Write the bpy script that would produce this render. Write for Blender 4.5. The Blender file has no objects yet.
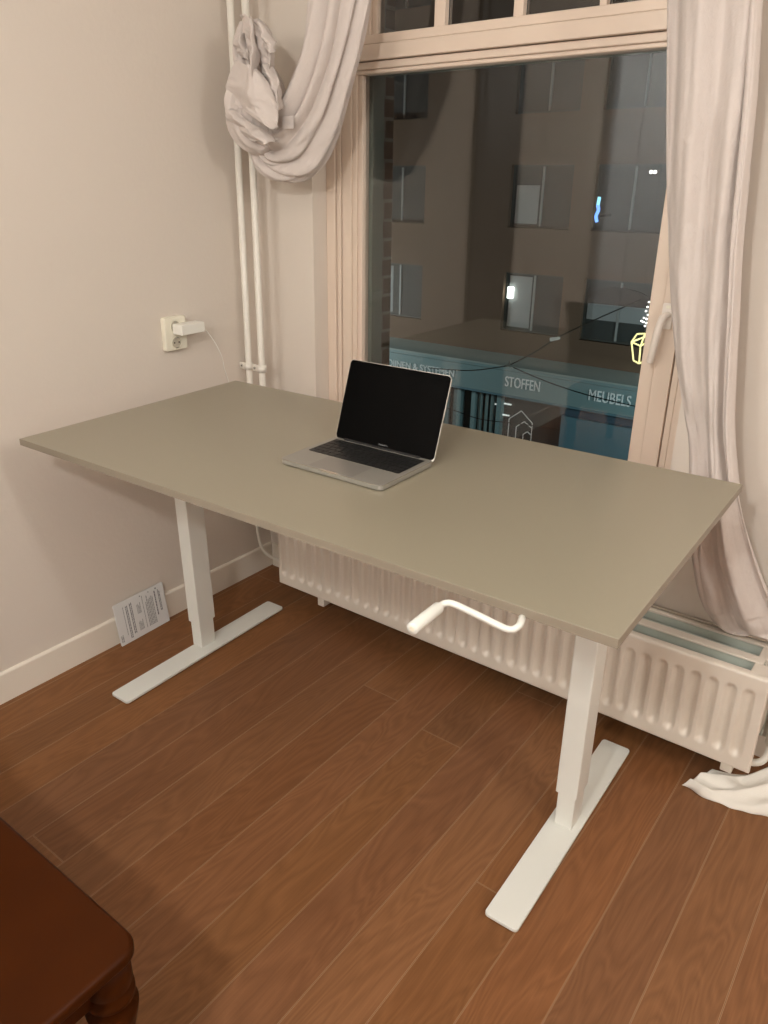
import bpy, bmesh, math, random
from mathutils import Vector, Matrix, noise
random.seed(7)
SC = bpy.context.scene; COL = SC.collection
PI = math.pi; R = math.radians

# ------------------------------------------------------------ camera (solved from the photo)
CAM = Vector((2.0992, -2.0895, 1.5097)); YAW, PIT, ROLL, F = -.6651, -.3922, .0020, 779.52
PPX, PPY = 384-26.17, 512-13.23
fw = Vector((math.sin(YAW)*math.cos(PIT), math.cos(YAW)*math.cos(PIT), math.sin(PIT)))
rt = Vector((math.cos(YAW), -math.sin(YAW), 0)); up = rt.cross(fw)
rt, up = rt*math.cos(ROLL)+up*math.sin(ROLL), up*math.cos(ROLL)-rt*math.sin(ROLL)
def at(px, py, Y):
    """world point seen at a photo position, at the real distance Y from the window wall"""
    d = fw + rt*((px-PPX)/F) - up*((py-PPY)/F)
    return CAM + d*((Y-CAM.y)/d.y)
cd = bpy.data.cameras.new('camera'); co = bpy.data.objects.new('camera', cd); COL.objects.link(co)
M = Matrix((rt, up, -fw)).transposed().to_4x4(); M.translation = CAM; co.matrix_world = M
cd.sensor_fit = 'VERTICAL'; cd.sensor_height = 36; cd.lens = F/1024*36
cd.shift_x = 26.17/1024; cd.shift_y = -13.23/1024; cd.clip_start = .05; cd.clip_end = 200
SC.camera = co

# ------------------------------------------------------------ materials
def srgb(r, g, b):
    f = lambda c: (c/255/12.92) if c <= 10 else ((c/255+.055)/1.055)**2.4
    return (f(r), f(g), f(b), 1)
def mat(name, col, rough=.6, metal=0, bump=0, bscale=200, spec=.5, var=0, vscale=3, emit=None, estr=0, coat=0):
    m = bpy.data.materials.new(name); m.use_nodes = True; n = m.node_tree; L = n.links
    p = n.nodes['Principled BSDF']; p.inputs['Base Color'].default_value = col
    p.inputs['Roughness'].default_value = rough; p.inputs['Metallic'].default_value = metal
    p.inputs['Specular IOR Level'].default_value = spec; p.inputs['Coat Weight'].default_value = coat
    if emit: p.inputs['Emission Color'].default_value = emit; p.inputs['Emission Strength'].default_value = estr
    tc = n.nodes.new('ShaderNodeTexCoord')
    if var:
        t = n.nodes.new('ShaderNodeTexNoise'); t.inputs['Scale'].default_value = vscale; t.inputs['Detail'].default_value = 5
        L.new(tc.outputs['Object'], t.inputs['Vector'])
        mx = n.nodes.new('ShaderNodeMix'); mx.data_type = 'RGBA'; mx.inputs[6].default_value = col
        mx.inputs[7].default_value = tuple(c*(1-var) for c in col[:3])+(1,)
        L.new(t.outputs['Fac'], mx.inputs[0]); L.new(mx.outputs[2], p.inputs['Base Color'])
    if bump:
        t = n.nodes.new('ShaderNodeTexNoise'); t.inputs['Scale'].default_value = bscale; t.inputs['Detail'].default_value = 3
        L.new(tc.outputs['Object'], t.inputs['Vector'])
        b = n.nodes.new('ShaderNodeBump'); b.inputs['Strength'].default_value = bump; b.inputs['Distance'].default_value = .002
        L.new(t.outputs['Fac'], b.inputs['Height']); L.new(b.outputs['Normal'], p.inputs['Normal'])
    return m
WALL = mat('wall_paint', (.70, .62, .545, 1), .75, bump=.25, bscale=60, spec=.25)
WALL2 = mat('wall_paint_far', (.66, .60, .54, 1), .8)
CEIL = mat('ceiling_paint', (.8, .78, .74, 1), .9)
TRIM = mat('trim_gloss_paint', (.82, .74, .64, 1), .38, bump=.1, bscale=30, var=.04, vscale=8)
SASH = mat('sash_paint', (.74, .60, .49, 1), .4, bump=.1, bscale=30, var=.05, vscale=6)
SASHOUT = mat('outer_sash_paint', (.22, .27, .24, 1), .45)
RADM = mat('radiator_enamel', (.74, .66, .57, 1), .35, spec=.5)
RADIN = mat('radiator_inner_metal', (.50, .53, .47, 1), .5)
PIPEM = mat('pipe_paint', (.80, .75, .67, 1), .35, var=.08, vscale=20)
METW = mat('white_powder_coat', (.76, .75, .695, 1), .42, bump=.1, bscale=600)
METIN = mat('white_inner_tube', (.76, .75, .695, 1), .35)
DESK = mat('desk_laminate', (.300, .262, .190, 1), .33, bump=.04, bscale=900, spec=.75)
DESKE = mat('desk_edge_band', (.27, .225, .17, 1), .5)
PLAS = mat('white_plastic', (.82, .79, .72, 1), .3)
CREAM = mat('cream_plastic', (.80, .75, .62, 1), .35)
DARK = mat('dark_hole', (.02, .018, .015, 1), .6)
ALU = mat('brushed_aluminium', (.36, .34, .30, 1), .42, metal=.45)
ALUE = mat('polished_aluminium_edge', (.8, .78, .74, 1), .25, metal=1)
BLACK = mat('black_plastic', (.008, .008, .008, 1), .5)
KEY = mat('black_key', (.012, .012, .012, 1), .45)
SCREEN = mat('black_screen_glass', (.0015, .0015, .0015, 1), .25, spec=.06)
GREYTXT = mat('grey_print', (.22, .22, .22, 1), .6)
STEEL = mat('steel', (.6, .58, .54, 1), .3, metal=1)
PAPER = mat('booklet_paper', (.74, .73, .72, 1), .6)
INK = mat('booklet_ink', (.17, .17, .19, 1), .7, var=.5, vscale=300)
INK2 = mat('booklet_grey_ink', (.36, .355, .36, 1), .7, var=.45, vscale=400)
CLOTHW = mat('white_cloth', (.80, .75, .68, 1), .9, bump=.3, bscale=500)
MAHOG = mat('mahogany', (.052, .0115, .0012, 1), .38, var=.4, vscale=9, spec=.10)
def fabric(name, col, tr=.12):
    m = bpy.data.materials.new(name); m.use_nodes = True; n = m.node_tree; L = n.links
    p = n.nodes['Principled BSDF']; p.inputs['Base Color'].default_value = col; p.inputs['Roughness'].default_value = .95
    p.inputs['Specular IOR Level'].default_value = .1
    p.inputs['Sheen Weight'].default_value = .15
    tc = n.nodes.new('ShaderNodeTexCoord')
    w = n.nodes.new('ShaderNodeTexNoise'); w.inputs['Scale'].default_value = 350; w.inputs['Detail'].default_value = 2
    w2 = n.nodes.new('ShaderNodeTexNoise'); w2.inputs['Scale'].default_value = 30; w2.inputs['Detail'].default_value = 4
    L.new(tc.outputs['Object'], w.inputs['Vector']); L.new(tc.outputs['Object'], w2.inputs['Vector'])
    b = n.nodes.new('ShaderNodeBump'); b.inputs['Strength'].default_value = .35; b.inputs['Distance'].default_value = .001
    b2 = n.nodes.new('ShaderNodeBump'); b2.inputs['Strength'].default_value = .8; b2.inputs['Distance'].default_value = .006
    L.new(w.outputs['Fac'], b.inputs['Height']); L.new(w2.outputs['Fac'], b2.inputs['Height'])
    L.new(b.outputs['Normal'], b2.inputs['Normal']); L.new(b2.outputs['Normal'], p.inputs['Normal'])
    t = n.nodes.new('ShaderNodeBsdfTranslucent'); t.inputs['Color'].default_value = col
    mx = n.nodes.new('ShaderNodeMixShader'); mx.inputs[0].default_value = tr
    L.new(p.outputs[0], mx.inputs[1]); L.new(t.outputs[0], mx.inputs[2]); L.new(mx.outputs[0], n.nodes['Material Output'].inputs[0])
    return m
LINEN = fabric('linen', (.69, .61, .565, 1))
LINEN2 = fabric('linen_grey', (.62, .54, .45, 1))

def glassmat(name, tint=(1, 1, 1, 1)):
    m = bpy.data.materials.new(name); m.use_nodes = True; n = m.node_tree; L = n.links
    n.nodes.remove(n.nodes['Principled BSDF'])
    t = n.nodes.new('ShaderNodeBsdfTransparent'); t.inputs[0].default_value = tint
    g = n.nodes.new('ShaderNodeBsdfGlossy'); g.inputs['Roughness'].default_value = 0
    f = n.nodes.new('ShaderNodeFresnel'); f.inputs[0].default_value = 1.42
    mx = n.nodes.new('ShaderNodeMixShader'); L.new(f.outputs[0], mx.inputs[0])
    L.new(t.outputs[0], mx.inputs[1]); L.new(g.outputs[0], mx.inputs[2]); L.new(mx.outputs[0], n.nodes['Material Output'].inputs[0])
    return m
GLASS = glassmat('window_glass', (.93, .93, .92, 1))

def floor_mat():
    m = bpy.data.materials.new('oak_planks'); m.use_nodes = True; n = m.node_tree; L = n.links; N = n.nodes.new
    p = n.nodes['Principled BSDF']
    tc = N('ShaderNodeTexCoord'); sp = N('ShaderNodeSeparateXYZ'); L.new(tc.outputs['Object'], sp.inputs[0])
    def ma(op, a, b=None, c=None):
        x = N('ShaderNodeMath'); x.operation = op
        for i, v in enumerate((a, b, c)):
            if v is None: continue
            if isinstance(v, (int, float)): x.inputs[i].default_value = v
            else: L.new(v, x.inputs[i])
        return x.outputs[0]
    W = .1332
    u = ma('DIVIDE', ma('SUBTRACT', sp.outputs[0], 1.362-W*20), W)
    idx = ma('FLOOR', u); fu = ma('SUBTRACT', u, idx)
    wn = N('ShaderNodeTexWhiteNoise'); wn.noise_dimensions = '1D'; L.new(idx, wn.inputs['W'])
    v = ma('ADD', ma('DIVIDE', sp.outputs[1], 2.9), ma('MULTIPLY', wn.outputs['Value'], 7.3))
    iv = ma('FLOOR', v); fv = ma('SUBTRACT', v, iv)
    cmb = N('ShaderNodeCombineXYZ'); L.new(idx, cmb.inputs[0]); L.new(iv, cmb.inputs[1])
    wn2 = N('ShaderNodeTexWhiteNoise'); wn2.noise_dimensions = '2D'; L.new(cmb.outputs[0], wn2.inputs['Vector'])
    # grain coordinates, shifted per plank
    c2 = N('ShaderNodeCombineXYZ')
    L.new(ma('ADD', ma('MULTIPLY', sp.outputs[0], 7.5), ma('MULTIPLY', wn2.outputs['Value'], 91)), c2.inputs[0])
    L.new(ma('ADD', ma('MULTIPLY', sp.outputs[1], 1.15), ma('MULTIPLY', wn2.outputs['Value'], 37)), c2.inputs[1])
    n1 = N('ShaderNodeTexNoise'); n1.inputs['Scale'].default_value = 1.3; n1.inputs['Detail'].default_value = 2; n1.inputs['Distortion'].default_value = .6
    L.new(c2.outputs[0], n1.inputs['Vector'])
    rings = ma('FRACT', ma('MULTIPLY', n1.outputs['Fac'], 15))
    rings = ma('MULTIPLY', ma('ABSOLUTE', ma('SUBTRACT', rings, .5)), 2)
    c3 = N('ShaderNodeCombineXYZ')
    L.new(ma('MULTIPLY', sp.outputs[0], 260), c3.inputs[0]); L.new(ma('ADD', ma('MULTIPLY', sp.outputs[1], 9), ma('MULTIPLY', wn2.outputs['Value'], 50)), c3.inputs[1])
    n2 = N('ShaderNodeTexNoise'); n2.inputs['Scale'].default_value = 1; n2.inputs['Detail'].default_value = 4; L.new(c3.outputs[0], n2.inputs['Vector'])
    n3 = N('ShaderNodeTexNoise'); n3.inputs['Scale'].default_value = .6; n3.inputs['Detail'].default_value = 3; L.new(c2.outputs[0], n3.inputs['Vector'])
    g = ma('ADD', ma('ADD', ma('MULTIPLY', rings, .20), ma('MULTIPLY', n2.outputs['Fac'], .45)), ma('MULTIPLY', n3.outputs['Fac'], .40))
    cr = N('ShaderNodeValToRGB'); cr.color_ramp.elements[0].position = .25; cr.color_ramp.elements[1].position = .8
    cr.color_ramp.elements[0].color = (.150, .059, .020, 1); cr.color_ramp.elements[1].color = (.262, .112, .044, 1)
    L.new(g, cr.inputs[0])
    hs = N('ShaderNodeHueSaturation'); L.new(cr.outputs[0], hs.inputs['Color'])
    L.new(ma('ADD', ma('MULTIPLY', wn2.outputs['Value'], .16), .93), hs.inputs['Value'])
    sc = N('ShaderNodeSeparateColor'); L.new(wn2.outputs['Color'], sc.inputs[0])
    L.new(ma('ADD', ma('MULTIPLY', sc.outputs[1], .004), .498), hs.inputs['Hue'])
    L.new(ma('ADD', ma('MULTIPLY', sc.outputs[2], .05), .975), hs.inputs['Saturation'])
    # seams: bevel highlight put into the colour as a pale line, thin dark gap
    d = ma('MULTIPLY', ma('MINIMUM', fu, ma('SUBTRACT', 1, fu)), W)
    dv = ma('MULTIPLY', ma('MINIMUM', fv, ma('SUBTRACT', 1, fv)), 2.9)
    dd = ma('MINIMUM', d, dv)
    pale = ma('MULTIPLY', ma('LESS_THAN', dd, .0017), .6); gap = ma('MULTIPLY', ma('LESS_THAN', dd, .0006), .6)
    m1 = N('ShaderNodeMix'); m1.data_type = 'RGBA'; L.new(pale, m1.inputs[0]); L.new(hs.outputs[0], m1.inputs[6]); m1.inputs[7].default_value = (.42, .25, .14, 1)
    m2 = N('ShaderNodeMix'); m2.data_type = 'RGBA'; L.new(gap, m2.inputs[0]); L.new(m1.outputs[2], m2.inputs[6]); m2.inputs[7].default_value = (.05, .022, .01, 1)
    L.new(m2.outputs[2], p.inputs['Base Color'])
    L.new(ma('ADD', ma('MULTIPLY', n2.outputs['Fac'], .2), .38), p.inputs['Roughness'])
    p.inputs['Specular IOR Level'].default_value = .35
    b = N('ShaderNodeBump'); b.inputs['Strength'].default_value = .25; b.inputs['Distance'].default_value = .0015
    L.new(ma('SUBTRACT', ma('MULTIPLY', g, .4), ma('MULTIPLY', gap, 1.2)), b.inputs['Height']); L.new(b.outputs[0], p.inputs['Normal'])
    return m
FLOOR = floor_mat()
def brickmat():
    m = bpy.data.materials.new('brown_brick'); m.use_nodes = True; n = m.node_tree; L = n.links
    p = n.nodes['Principled BSDF']; p.inputs['Roughness'].default_value = .9
    tc = n.nodes.new('ShaderNodeTexCoord'); mp = n.nodes.new('ShaderNodeMapping'); mp.inputs['Rotation'].default_value = (PI/2, 0, 0)
    br = n.nodes.new('ShaderNodeTexBrick'); br.inputs['Scale'].default_value = 1; br.inputs['Brick Width'].default_value = .21; br.inputs['Row Height'].default_value = .065
    br.inputs['Mortar Size'].default_value = .006
    br.inputs['Color1'].default_value = (.13, .08, .05, 1); br.inputs['Color2'].default_value = (.09, .06, .04, 1); br.inputs['Mortar'].default_value = (.25, .23, .2, 1)
    sx = n.nodes.new('ShaderNodeSeparateXYZ'); cx = n.nodes.new('ShaderNodeCombineXYZ'); ad = n.nodes.new('ShaderNodeMath')
    L.new(tc.outputs['Object'], sx.inputs[0]); L.new(sx.outputs[0], ad.inputs[0]); L.new(sx.outputs[1], ad.inputs[1]); L.new(ad.outputs[0], cx.inputs[0]); L.new(sx.outputs[2], cx.inputs[1])
    L.new(cx.outputs[0], br.inputs['Vector']); L.new(br.outputs[0], p.inputs['Base Color'])
    return m
BRICK = brickmat()

# ------------------------------------------------------------ mesh helpers
def link(name, bm, m, parent=None, smooth=False, loc=None, bev=0, seg=2, sub=0):
    me = bpy.data.meshes.new(name); bmesh.ops.recalc_face_normals(bm, faces=bm.faces); bm.to_mesh(me); bm.free()
    me.materials.append(m)
    o = bpy.data.objects.new(name, me); COL.objects.link(o)
    if parent: o.parent = parent
    if loc: o.location = loc
    if smooth:
        for p in me.polygons: p.use_smooth = True
    if bev:
        b = o.modifiers.new('bevel', 'BEVEL'); b.width = bev; b.segments = seg; b.limit_method = 'ANGLE'; b.angle_limit = R(40)
        for p in me.polygons: p.use_smooth = True
        w = o.modifiers.new('wn', 'WEIGHTED_NORMAL'); w.keep_sharp = True
    if sub:
        s = o.modifiers.new('sub', 'SUBSURF'); s.levels = s.render_levels = sub
    return o
def tag(o, label=None, cat=None, group=None, kind=None):
    if label: o['label'] = label
    if cat: o['category'] = cat
    if group: o['group'] = group
    if kind: o['kind'] = kind
    return o
def struct(name, bm, m, label=None, **k):
    o = link(name, bm, m, **k); o['kind'] = 'structure'
    if label: o['label'] = label
    return o
def empty(name, loc=(0, 0, 0), rz=0):
    o = bpy.data.objects.new(name, None); COL.objects.link(o); o.location = loc; o.rotation_euler = (0, 0, rz); o.empty_display_size = .05
    return o
def box(bm, x0, x1, y0, y1, z0, z1, mtx=None):
    vs = [bm.verts.new((x, y, z)) for x in (x0, x1) for y in (y0, y1) for z in (z0, z1)]
    if mtx:
        for v in vs: v.co = mtx @ v.co
    for f in ((0, 1, 3, 2), (4, 6, 7, 5), (0, 4, 5, 1), (2, 3, 7, 6), (0, 2, 6, 4), (1, 5, 7, 3)): bm.faces.new([vs[i] for i in f])
    return vs
def B(*a, mtx=None):
    bm = bmesh.new(); box(bm, *a, mtx=mtx); return bm
def smoothpath(pts, n=8):
    P = [Vector(p) for p in pts]; out = []
    for i in range(len(P)-1):
        p0 = P[max(i-1, 0)]; p1 = P[i]; p2 = P[i+1]; p3 = P[min(i+2, len(P)-1)]
        for k in range(n):
            t = k/n
            out.append(.5*((2*p1)+(-p0+p2)*t+(2*p0-5*p1+4*p2-p3)*t*t+(-p0+3*p1-3*p2+p3)*t**3))
    out.append(P[-1]); return out
def tube(bm, pts, r, seg=12, cap=True, rf=None):
    """round tube along points"""
    rings = []; n = None
    for i, p in enumerate(pts):
        d = (Vector(pts[min(i+1, len(pts)-1)])-Vector(pts[max(i-1, 0)])).normalized()
        if n is None: n = d.orthogonal().normalized()
        n = (n-d*n.dot(d)).normalized(); b = d.cross(n)
        rr = rf(i/(len(pts)-1)) if rf else r
        rings.append([bm.verts.new(Vector(p)+(n*math.cos(a)+b*math.sin(a))*rr) for a in [2*PI*k/seg for k in range(seg)]])
    for a, b in zip(rings, rings[1:]):
        for k in range(seg): bm.faces.new((a[k], a[(k+1) % seg], b[(k+1) % seg], b[k]))
    if cap: bm.faces.new(rings[0][::-1]); bm.faces.new(rings[-1])
    return bm
def lathe(bm, prof, cx=0, cy=0, seg=28):
    rings = [[bm.verts.new((cx+r*math.cos(2*PI*k/seg), cy+r*math.sin(2*PI*k/seg), z)) for k in range(seg)] for r, z in prof]
    for a, b in zip(rings, rings[1:]):
        for k in range(seg): bm.faces.new((a[k], a[(k+1) % seg], b[(k+1) % seg], b[k]))
    bm.faces.new(rings[0][::-1]); bm.faces.new(rings[-1]); return bm
def rrect(bm, x0, x1, y0, y1, z0, z1, r, seg=6, mtx=None):
    """slab with rounded corners in plan"""
    c = []
    for cx, cy, a0 in ((x1-r, y1-r, 0), (x0+r, y1-r, 90), (x0+r, y0+r, 180), (x1-r, y0+r, 270)):
        for k in range(seg+1):
            a = R(a0+90*k/seg); c.append((cx+r*math.cos(a), cy+r*math.sin(a)))
    lo = [bm.verts.new((x, y, z0)) for x, y in c]; hi = [bm.verts.new((x, y, z1)) for x, y in c]
    if mtx:
        for v in lo+hi: v.co = mtx @ v.co
    n = len(c)
    for k in range(n): bm.faces.new((lo[k], lo[(k+1) % n], hi[(k+1) % n], hi[k]))
    bm.faces.new(lo[::-1]); bm.faces.new(hi); return bm
def holes_wall(x0, x1, z0, z1, y0, y1, holes):
    """wall slab between y0 and y1 with rectangular openings (hx0,hx1,hz0,hz1)"""
    xs = sorted({x0, x1, *[h[0] for h in holes], *[h[1] for h in holes]}); zs = sorted({z0, z1, *[h[2] for h in holes], *[h[3] for h in holes]})
    xs = [x for x in xs if x0 <= x <= x1]; zs = [z for z in zs if z0 <= z <= z1]
    bm = bmesh.new()
    for i in range(len(xs)-1):
        for j in range(len(zs)-1):
            cx, cz = (xs[i]+xs[i+1])/2, (zs[j]+zs[j+1])/2
            if any(h[0] < cx < h[1] and h[2] < cz < h[3] for h in holes): continue
            box(bm, xs[i], xs[i+1], y0, y1, zs[j], zs[j+1])
    bmesh.ops.remove_doubles(bm, verts=bm.verts, dist=1e-5)
    seen = {}
    for f in bm.faces: seen.setdefault(tuple(sorted(v.index for v in f.verts)), [])
    bm.verts.index_update(); d = {}
    for f in bm.faces: d.setdefault(tuple(sorted(v.index for v in f.verts)), []).append(f)
    bmesh.ops.delete(bm, geom=[f for fs in d.values() if len(fs) > 1 for f in fs], context='FACES')
    return bm
def text_obj(name, s, m, parent, origin, width, height, xdir, updir, ext=.002, bold=0):
    cu = bpy.data.curves.new(name, 'FONT'); cu.body = s; cu.extrude = .02; cu.offset = bold
    t = bpy.data.objects.new(name, cu); COL.objects.link(t); bpy.context.view_layer.update()
    me = bpy.data.meshes.new_from_object(t.evaluated_get(bpy.context.evaluated_depsgraph_get()))
    bpy.data.objects.remove(t)
    xs = [v.co.x for v in me.vertices]; ys = [v.co.y for v in me.vertices]; a, b, c, d = min(xs), max(xs), min(ys), max(ys)
    X = Vector(xdir).normalized(); U = Vector(updir).normalized(); N = X.cross(U)
    for v in me.vertices:
        v.co = Vector(origin)+X*((v.co.x-a)/(b-a)*width)+U*((v.co.y-c)/(d-c)*height)+N*(v.co.z/.02*ext)
    me.materials.clear(); me.materials.append(m); me.name = name
    o = bpy.data.objects.new(name, me); COL.objects.link(o)
    if parent: o.parent = parent
    return o

# ------------------------------------------------------------ room
RX, RY, RZ = 4.7, -4.8, 2.95
struct('floor', B(-.2, RX+.2, RY-.2, .12, -.1, 0), FLOOR)
struct('ceiling', B(-.2, RX+.2, RY-.2, .3, RZ, RZ+.1), CEIL)
struct('wall_left', B(-.2, 0, RY-.2, .3, 0, RZ), WALL)
struct('wall_right', B(RX, RX+.2, RY-.2, .3, 0, RZ), WALL2)
struct('wall_back', B(0, RX, RY-.2, RY, 0, RZ), WALL2)
OX0, OX1, OZ0, OZ1 = .266, 1.539, .56, 2.75           # opening in the window wall
struct('wall_window', holes_wall(0, RX, 0, RZ, 0, .105, [(OX0, OX1, OZ0, OZ1)]), WALL)
struct('wall_outer', holes_wall(-3, 8, -7.3, 6, .20, .32, [(.362, 1.47, .50, 2.72)]), BRICK)
def skirting(name, along, a, b):
    bm = bmesh.new(); h, t = .102, .011
    prof = [(0, 0), (t, 0), (t, h-.006), (t*.8, h-.002), (t*.55, h), (0, h)]
    r = []
    for q in (a, b):
        r.append([bm.verts.new((d, q, z) if along == 'y' else (q, -d, z)) for d, z in prof])
    for k in range(len(prof)): bm.faces.new((r[0][k], r[0][(k+1) % len(prof)], r[1][(k+1) % len(prof)], r[1][k]))
    bm.faces.new(r[0]); bm.faces.new(r[1][::-1])
    return struct(name, bm, TRIM)
skirting('baseboard_left', 'y', RY, 0); skirting('baseboard_window', 'x', .016, RX)
# unseen dark slab on the left wall, added to mirror as a dark band
d = struct('dark_reflection_slab', B(.0, .020, -1.69, -1.235, 0, 2.6), mat('dark_slab_finish', (.035, .022, .014, 1), .5), bev=.003)
for z0, z1 in ((.15, 1.0), (1.15, 2.4)):
    link('slab_panel', B(.020, .026, -1.62, -1.29, z0, z1), d.data.materials[0], d, bev=.004)

d = struct('pale_reflection_slab', B(.0, .05, -4.75, -2.80, 0, 2.8), mat('white_slab_finish', (.85, .86, .88, 1), .5), bev=.003)  # unseen white slab, added to brighten the right part of the glass reflection
for k in range(4):
    link('slab_panel', B(.05, .062, -4.72+k*.48, -4.26+k*.48, .05, 2.75), d.data.materials[0], d, bev=.004)
# window sill board
struct('trim_1', B(OX0, OX1, -.02, .105, OZ0-.03, OZ0), TRIM, bev=.004)

# ---- the window: casing, fixed frame, sash, transom, top lights
win = empty('window_1', ((OX0+OX1)/2, .09, OZ0)); tag(win, kind='structure')
def wpart(name, bm, m, **k):
    o = link(name, bm, m, **k); o.parent = win; o.matrix_parent_inverse = Matrix.Translation(-win.location); return o
GY = .115                      # glass plane
gx0, gx1, gz0, gz1 = .400, 1.390, .63, 1.803
tz0, tz1 = 1.803, 1.903        # transom
uz1 = 2.62
# casing: outer jambs and head
bm = bmesh.new()
box(bm, OX0, .304, .070, .12, OZ0, OZ1); box(bm, 1.503, OX1, .070, .12, OZ0, OZ1)
box(bm, .304, 1.503, .070, .12, 2.67, OZ1)
wpart('window_casing', bm, SASH, bev=.003)
bm = bmesh.new()               # fixed frame
box(bm, .306, .322, .078, .16, OZ0, 2.67); box(bm, 1.484, 1.501, .078, .16, OZ0, 2.67); box(bm, .322, 1.484, .078, .16, OZ0, .585); box(bm, .322, 1.484, .078, .16, 2.63, 2.67)
wpart('window_frame', bm, SASH, bev=.002)
bm = bmesh.new()               # opening sash round the big pane, with a stepped glazing bead
for x0, x1, y0 in ((.324, gx0-.036, .084), (gx0-.036, gx0-.018, .090), (gx0-.018, gx0, .097)):
    box(bm, x0, x1, y0,   .135, .585, tz0+.012)
for x0, x1, y0 in ((gx1+.044, 1.482, .070), (gx1+.005, gx1+.042, .080), (gx1, gx1+.007, .097)):
    box(bm, x0, x1, y0,   .135, .585, tz0+.012)
box(bm, gx0, gx1, .084, .135, .585, gz0)
sash = wpart('sash', bm, SASH, bev=.0025)
bm = bmesh.new()               # transom with ledges
box(bm, .324, 1.482, .070, .14, tz0+.035, tz1-.022)
box(bm, .324, 1.482, .082, .14, tz0+.012, tz0+.033)
box(bm, .324, 1.482, .088, .14, tz0, tz0+.012)
box(bm, .324, 1.482, .086, .14, tz1-.020, tz1+.006)
wpart('transom', bm, SASH, bev=.0035)
bars = [(at(435, 15, .1).x, at(447, 15, .1).x), (at(514, 12, .1).x, at(525, 12, .1).x), (at(600, 4, .1).x, at(609, 4, .1).x)]
ux0 = at(377.5, 25, .1).x
bm = bmesh.new(); box(bm, .324, ux0-.02, .088, .14, tz1, uz1); box(bm, ux0-.02, ux0, .098, .14, tz1, uz1); box(bm, 1.39, 1.482, .088, .14, tz1, uz1); box(bm, ux0, 1.39, .088, .14, uz1-.03, uz1+.01)
wpart('top_light_frame', bm, SASH, bev=.0025)
for a, b in bars: wpart('glazing_bar', B(a, b-.004, .096, .135, tz1, uz1-.03), SASH, bev=.002)
bm = bmesh.new(); box(bm, gx0-.005, gx1+.005, GY, GY+.004, gz0-.005, gz1+.006)
box(bm, gx0-.005, gx1+.005, GY+.014, GY+.018, gz0-.005, gz1+.006); wpart('pane', bm, GLASS)
xs = [ux0]+[c for ab in bars for c in ab]+[1.39]
for k in range(0, len(xs), 2): wpart('pane', B(xs[k]-.003, xs[k+1]+.003, GY, GY+.004, tz1, uz1-.03), GLASS)
# outer sash edges seen through the glass
bm = bmesh.new(); box(bm, .30, gx0+.012, .137, .20, .50, 2.70); box(bm, gx1+.004, 1.50, .137, .20, .50, 2.70); box(bm, gx0+.012, gx1+.004, .137, .17, .52, .615); box(bm, gx0+.012, gx1+.004, .137, .150, gz1-.004, tz1+.01)
wpart('outer_frame', bm, SASHOUT, bev=.003)
# handle
HAND = mat('window_handle_enamel', (.76, .68, .61, 1), .3)
hp = wpart('handle_plate', rrect(bmesh.new(), -.0145, .0145, -.034, .034, 0, .006, .006, mtx=Matrix.Translation(at(667.5, 316, .064)) @ Matrix.Rotation(R(90), 4, 'X')), HAND, bev=.0015)
hc = at(668, 315, .058)
pts = smoothpath([hc+Vector((0, .004, 0)), hc+Vector((-.001, -.022, 0)), hc+Vector((-.003, -.038, -.010)), hc+Vector((-.008, -.042, -.045)), hc+Vector((-.013, -.042, -.090)), hc+Vector((-.017, -.040, -.122))], 6)
wpart('window_handle', tube(bmesh.new(), pts, .008, 14, rf=lambda t: .0085+.0015*math.sin(t*PI)), HAND, smooth=True)
wpart('handle_badge', rrect(bmesh.new(), -.006, .006, -.004, .004, 0, .0008, .002, mtx=Matrix.Translation(at(668.5, 307, .0575)) @ Matrix.Rotation(R(90), 4, 'X')), CREAM)

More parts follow.
